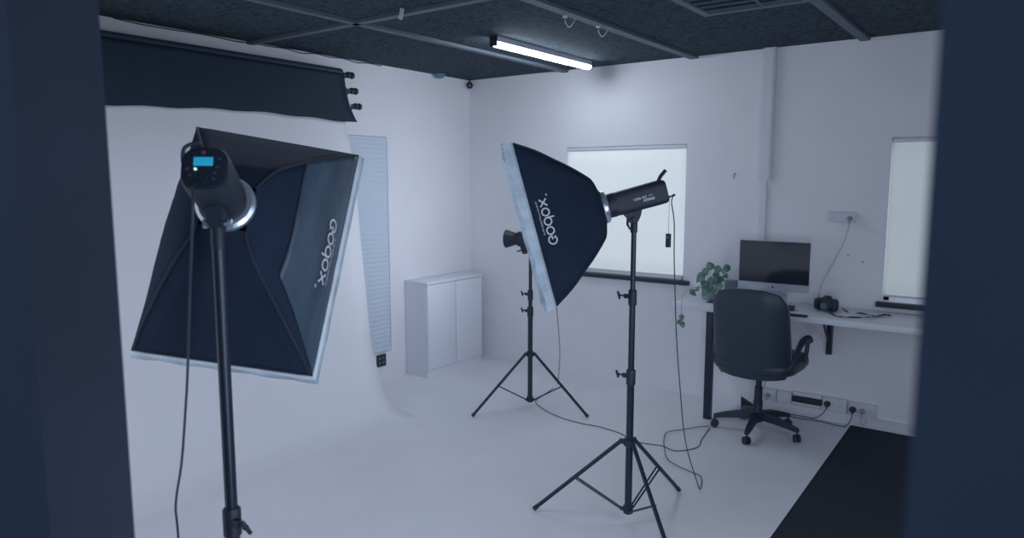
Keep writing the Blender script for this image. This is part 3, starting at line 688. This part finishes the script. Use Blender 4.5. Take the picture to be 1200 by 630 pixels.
# ------------------------------------------------------------------ office chair
hub = Vector((-1.31, 4.355, 0)); cy_ = math.radians(-2)
t = thing('office_chair', 'dark leather swivel office chair seen from behind at the desk', 'chair', hub, cy_)
# base star (legs aimed from the photographed casters)
for k, dg in enumerate((-164.4, -92.4, -20.4, 51.6, 123.6)):
    dgw = {0: -164.4, 1: -86.0, 2: -10.0, 3: 60.0, 4: 128.0}[k]; a = math.radians(dgw) - cy_
    d = Vector((math.cos(a), math.sin(a), 0)); s = Vector((-d.y, d.x, 0)); Lr = .262
    bm = bm_new(); secs = []
    for f, w, h0, h1 in ((.02, .020, .085, .135), (.12, .019, .082, .125), (.20, .017, .072, .105), (Lr, .013, .062, .085)):
        c = d * f; secs.append([c - s * w + Vector((0, 0, h0)), c + s * w + Vector((0, 0, h0)), c + s * w * .8 + Vector((0, 0, h1)), c - s * w * .8 + Vector((0, 0, h1))])
    loft(bm, secs); lg = obj('base_leg', bm, M['black'], t)
    c = d * (Lr - .008); q = Matrix.Rotation(random.uniform(0, 3), 3, 'Z') @ Vector((1, 0, 0))
    bm = bm_new()
    for sg in (-1, 1): lathe(bm, [(.018, 0), (.0235, .002), (.0245, .010), (.021, .016)], c + Vector((0, 0, .0245)) + q * (.004 * sg), q * sg, 20)
    tube(bm, [c + Vector((0, 0, .03)), c + Vector((0, 0, .066))], .006, 8); obj('caster', bm, M['black'], lg)
bm = bm_new(); lathe(bm, [(.030, .07), (.034, .08), (.034, .125), (.028, .14), (.028, .20), (.024, .205), (.024, .29), (.018, .292), (.018, .40)], seg=24); obj('gas_column', bm, M['black'], t)
bm = bm_new(); box(bm, (0, .0, .405), (.15, .20, .03), None, .006); obj('seat_plate', bm, M['black'], t)
bm = bm_new(); tube(bm, smooth_path([(-.05, -.03, .400), (-.13, -.06, .395), (-.185, -.09, .385), (-.20, -.105, .375)], 4), [.006] * 12 + [.009], 8); obj('tilt_lever', bm, M['black'], t)
# seat cushion
def pillow(bm, rings): loft(bm, rings)
bm = bm_new(); rg_ = []
for f, sc in ((0, .80), (.15, .94), (.4, 1.0), (.7, .99), (.9, .92), (1, .80)): rg_.append([p + Vector((0, .02, 0)) for p in sq_ring(.252 * sc, .245 * sc, .405 + .10 * f, 4, 44)])
loft(bm, rg_); obj('seat', bm, M['leather'], t, ang=70)
# backrest: padded shell wrapping round into the seat
bm = bm_new(); N = 20; MR_ = 24; front = []; back = []
def outline(f):   # half width at height fraction
    z = f; w = .222
    if z > .80: w = .222 * (1 - .17 * ((z - .80) / .20) ** 3)
    if z < .16: w = .222 - .030 * ((.16 - z) / .16) ** 2 
    w *= 1.045 - .07 * max(0, z - .3)
    return w
secs = []
for j in range(MR_ + 1):
    f = j / MR_; z = .402 + .528 * f; w = outline(f); th = .048 * (math.sin(PI * min(.97, max(.06, f)))) ** .35
    yb = -.235 - .045 * f + .055 * (1 - f) ** 3 + .02 * math.sin(PI * f)
    ring = []
    for k in range(N * 2):
        a = PI * k / N; cx_ = math.cos(a); sy_ = math.sin(a)
        xx = w * math.copysign(abs(cx_) ** .45, cx_); yy = th * math.copysign(abs(sy_) ** .7, sy_)
        wrap = .055 * (abs(xx) / .22) ** 2.2
        dz = -.045 * (abs(xx) / .22) ** 2.5 * max(0, (f - .7) / .3) - .02 * (1 - (abs(xx) / .22) ** 2) * max(0, (.3 - f) / .3)
        ring.append(Vector((xx, yb + yy + wrap, z + dz)))
    secs.append(ring)
loft(bm, secs); bk = obj('backrest', bm, M['leather'], t, ang=70)
# piping along the right rear edge of the backrest
bm = bm_new(); tube(bm, [s_[1] + Vector((.001, -.012, 0)) for s_ in secs[3:-1]], .003, 6); tube(bm, [s_[N - 1] + Vector((-.001, -.012, 0)) for s_ in secs[3:-1]], .003, 6); obj('piping', bm, M['piping'], bk)
for sg in (-1, 1):
    bm = bm_new(); path = smooth_path([(sg * .222, -.165, .455), (sg * .240, -.13, .52), (sg * .248, -.06, .585), (sg * .250, .01, .612), (sg * .252, .09, .612), (sg * .252, .14, .594), (sg * .252, .150, .578)], 6)
    tube(bm, path, [.012 + .009 * math.sin(PI * (i / (len(path) - 1)) ** 1.4) for i in range(len(path))], 12)
    tube(bm, smooth_path([(sg * .251, .095, .60), (sg * .250, .085, .54), (sg * .242, .07, .47), (sg * .20, .05, .425)], 5), .012, 10)
    obj('armrest', bm, M['black'], t)

# wedge shaped thing standing on the floor behind the chair base
bm = bm_new(); pts2 = [(-.055, 0), (.055, 0), (.055, .035), (-.055, .105)]
loft(bm, [[Vector((x_, -.02, z_)) for x_, z_ in pts2], [Vector((x_, .02, z_)) for x_, z_ in pts2]])
wd = obj('foot_pedal', bm, M['black'], smooth=False); wd.location = (-1.47, 4.70, .001); wd.rotation_euler = (0, 0, .35)
tag(wd, 'dark wedge shaped block on the floor behind the chair base', 'floor block')

# ------------------------------------------------------------------ sockets and small wall items
def plate(name, label, x0, x1, z0, z1, dep_=.03, outlets=2, cat='socket'):
    t = thing(name, label, cat, ((x0 + x1) / 2, YB, (z0 + z1) / 2), 0)
    w, h = (x1 - x0) / 2, (z1 - z0) / 2
    bm = bm_new(); box2(bm, (-w, -dep_, -h), (w, 0, h), .003); obj('box', bm, M['socket'], t)
    bm = bm_new(); box2(bm, (-w + .004, -dep_ - .004, -h + .004), (w - .004, -dep_, h - .004), .0015); fp = obj('faceplate', bm, M['socket'], t)
    for k in range(outlets):
        cx_ = -w + (k + .5) * 2 * w / outlets; bm = bm_new(); s_ = h / .045
        for dx, dz, ww, hh in ((0, .010, .003, .007), (-.010, -.008, .006, .003), (.010, -.008, .006, .003)): box(bm, (cx_ + dx * s_, -dep_ - .0042, dz * s_), (ww * s_, .001, hh * s_))
        obj('pin_holes', bm, M['socketdark'], fp, smooth=False)
        bm = bm_new(); box(bm, (cx_ + .018 * s_, -dep_ - .006, .018 * s_), (.006 * s_, .004, .010 * s_), None, .001); obj('rocker_switch', bm, M['trim'], fp)
    return t
plate('wall_socket', 'white double socket low on the wall, right behind the chair column', -1.440, -1.335, .070, .148)
t = plate('blank_plate', 'plain white cover plate low on the wall between socket and dark slot', -1.330, -1.235, .070, .148, outlets=0, cat='cover plate')
plate('wall_socket', 'white double socket low on the wall beside the dark slot, one black plug in it', -1.040, -.892, .070, .158)
plate('wall_socket', 'white double socket at the right end of the row, above the carpet edge', -.882, -.722, .066, .152)
plate('wall_socket', 'small white surface socket high on the wall above the desk', -1.066, -.908, 1.293, 1.356)
t = thing('power_strip', 'black power strip mounted low between the white wall plates', 'power strip', (-1.14, YB, .108))
bm = bm_new(); box2(bm, (-.092, -.034, -.018), (.095, 0, .018), .004); obj('strip_body', bm, M['black'], t)
bm = bm_new(); box2(bm, (-.086, -.030, .030), (.095, 0, .050), .002); obj('top_cover', bm, M['trim'], t)
def plug(label, x, z, mm, r=.020, dp=.034):
    t = thing('plug', label, 'plug', (x, YB - dp, z))
    bm = bm_new(); lathe(bm, [(r, 0), (r * 1.02, .012), (r * .75, .026), (r * .3, .030)], (0, -.001, 0), (0, -1, 0), 18); obj('plug_body', bm, M[mm], t)
    bm = bm_new(); tube(bm, [(0, -.016, -.010), (.0, -.020, -.030)], .0045, 8); obj('cord_grip', bm, M[mm], t)
plug('black plug beside the power strip low on the wall', -1.008, .116, 'black')
plug('black plug in the rightmost low wall socket', -.855, .108, 'black')
plug('grey plug in the rightmost low wall socket, right of the black plug', -.80, .108, 'palecable', .016)
plug('grey plug in the low socket just right of the chair column', -1.385, .105, 'palecable', .015)
plug('grey plug in the small high socket above the desk', -.935, 1.318, 'greybox', .014)
cable('black cord from the rightmost socket along the floor to the chair', [(-.855, YB - .056, .076), (-.858, YB - .07, .045), (-.885, YB - .09, .006), (-.93, YB - .10, .006), (-1.05, YB - .08, .006), (-1.15, YB - .10, .006), (-1.26, YB - .09, .006)], .003)
cable('black cord from the plug beside the power strip', [(-1.008, YB - .056, .086), (-1.03, YB - .07, .05), (-1.07, YB - .08, .02), (-1.14, YB - .07, .014), (-1.22, YB - .06, .010), (-1.27, YB - .06, .007)], .0028)
cable('pale cord hanging in a small loop from the rightmost grey plug', [(-.80, YB - .052, .08), (-.805, YB - .06, .045), (-.79, YB - .065, .028), (-.772, YB - .06, .045), (-.775, YB - .05, .07)], .0022, 'palecable')
cable('thin grey cord from the high socket down behind the computer', [(-.935, YB - .052, 1.288), (-.955, YB - .03, 1.20), (-.99, YB - .03, 1.10), (-1.045, YB - .03, .98), (-1.085, YB - .03, .88), (-1.10, YB - .035, .79), (-1.10, YB - .05, .757)], .0020, 'palecable')
cable('grey cord looping down under the desk behind the chair column', [(-1.43, YB - .03, .40), (-1.38, YB - .045, .34), (-1.36, YB - .04, .27), (-1.40, YB - .04, .21), (-1.415, YB - .035, .15)], .0022, 'palecable')
o = bm_new(); tube(o, smooth_path([(0, 0, .012), (0, -.016, .008), (0, -.022, -.004), (0, -.014, -.016), (0, -.004, -.012)], 5), .0028, 8); lathe(o, [(.008, 0), (.007, .003)], (0, 0, .012), (0, -1, 0), 12)
hk = obj('wall_hook', o, M['pot']); hk.location = (-1.685, YB - .001, 1.585); tag(hk, 'tiny hook on the bare back wall right of the wide window', 'hook')
for x_, z_, lb in ((-.942, 1.085, 'small dark screw hole left of its neighbour on the wall right of the computer'), (-.856, 1.048, 'small dark screw hole nearer the narrow window on the wall right of the computer')):
    o = bm_new(); lathe(o, [(.0045, 0), (.004, .002)], (0, 0, 0), (0, -1, 0), 10); sc = obj('wall_screw', o, M['socketdark']); sc.location = (x_, YB - .001, z_); tag(sc, lb, 'screw')
# socket under the pleated blind
t = thing('wall_socket', 'small dark socket on the left wall just below the pleated blind', 'socket', (XL, 3.755, .17))
bm = bm_new(); box2(bm, (0, -.045, -.05), (.012, .048, .045), .003); fp = obj('faceplate', bm, M['black'], t)
bm = bm_new()
for yy in (-.02, .02):
    for zz in (-.02, .015): box(bm, (.0125, yy, zz), (.001, .012, .012))
obj('pin_holes', bm, M['greybox'], fp, smooth=False)

# ------------------------------------------------------------------ ceiling things
t = thing('ceiling_light', 'lit white fluorescent batten on the dark ceiling', 'ceiling light', (-2.69, 4.03, HC))
bm = bm_new(); box2(bm, (-.028, -.56, -.035), (.028, .56, 0), .004); obj('housing', bm, M['batten'], t)
bm = bm_new(); rings = []
for yy, sc in ((-.558, .9), (-.55, 1), (.55, 1), (.558, .9)):
    rings.append([Vector((p.x * sc, yy, -.035 - .001 + p.y * sc)) for p in [Vector((.026 * math.cos(a), -.026 * abs(math.sin(a)) ** .8, 0)) for a in [PI * k / 10 for k in range(11)]]])
loft(bm, rings); obj('diffuser', bm, M['tube'], t)
for sg in (-1, 1):
    bm = bm_new(); box2(bm, (-.029, sg * .560 - .002, -.062), (.029, sg * .560 + .002, 0), .001); obj('end_cap', bm, M['black'], t)

t = thing('ceiling_vent', 'square slatted ceiling vent cut by the top edge of the picture', 'ceiling vent', (-1.20, 3.42, HC))
bm = bm_new(); a0, a1 = .27, .23
for s0, s1 in (((-a0, -a0), (a0, -a1)), ((-a0, a1), (a0, a0)), ((-a0, -a1), (-a1, a1)), ((a1, -a1), (a0, a1))): box2(bm, (s0[0], s0[1], -.012), (s1[0], s1[1], 0))
obj('frame', bm, M['grid'], t, smooth=False)
for k in range(5):
    bm = bm_new(); yy = -.18 + k * .09; box(bm, (0, yy, -.006), (.46, .012, .010), Matrix.Rotation(.6, 3, 'X')); obj('slat', bm, M['roll_core'], t, smooth=False)
bm = bm_new(); box2(bm, (.04, -.23, -.011), (.052, .23, -.001)); obj('mullion', bm, M['grid'], t, smooth=False)

def hook_cluster(label, p):
    t = thing('ceiling_hook', label, 'ceiling hook', p)
    bm = bm_new(); tube(bm, [Vector((.028 * math.cos(a), .01 * math.sin(a * 2), -.030 + .028 * math.sin(a))) for a in [PI * .9 + PI * 1.3 * k / 16 for k in range(17)]], .003, 8); obj('wire_hook', bm, M['batten'], t)
    bm = bm_new(); lathe(bm, [(.014, 0), (.012, -.008), (.004, -.012)], (-.030, 0, .0), (0, 0, 1), 12); obj('clip', bm, M['batten'], t)
hook_cluster('bent wire hook clipped to the ceiling bar right of the lit batten', (-1.98, 3.53, HC - .018))
hook_cluster('bent wire hook clipped to the same ceiling bar at the top edge of the picture', (-2.0, 3.22, HC - .018))
o = bm_new(); box(o, (0, 0, -.03), (.028, .003, .055), Matrix.Rotation(.3, 3, 'Y'), .001); tg = obj('paper_tag', o, M['batten']); tg.location = pl(470, 9, 2, HC); tag(tg, 'small pale tag hanging from the dark ceiling near the bar crossing', 'tag')
# corner sensor
t = thing('motion_sensor', 'small black sensor hanging at the ceiling corner of the two white walls', 'sensor', (XL + .035, YB - .04, HC))
bm = bm_new(); tube(bm, [(0, 0, 0), (0, 0, -.025)], .006, 8); obj('stem', bm, M['black'], t)
bm = bm_new(); lathe(bm, [(.004, -.016), (.019, -.024), (.026, -.042), (.026, -.054), (.018, -.070), (.003, -.076)], seg=20); hd = obj('head', bm, M['black'], t)
bm = bm_new(); d = (Cc - (t.location + Vector((0, 0, -.048)))).normalized(); lathe(bm, [(.008, .022), (.007, .027)], (0, 0, -.048), d, 14); obj('lens', bm, M['greybox'], hd)
t = thing('ceiling_detector', 'small teal domed detector on the ceiling edge left of the corner', 'detector', (XL + .05, 4.42, HC))
bm = bm_new(); lathe(bm, [(.045, 0), (.045, -.012), (.032, -.030), (.010, -.036)], seg=24); obj('dome', bm, M['bluegreen'], t)
# loose wire along the top of the left wall
cable('loose thin black wire along the top of the left wall above the backdrop rolls', [(XL + .006, 1.9 + .12 * i, HC - .002 - .007 * abs(math.sin(i * 1.7)) - (.006 if i % 4 == 2 else 0)) for i in range(17)], .0035, name='loose_wire', cat='wire')
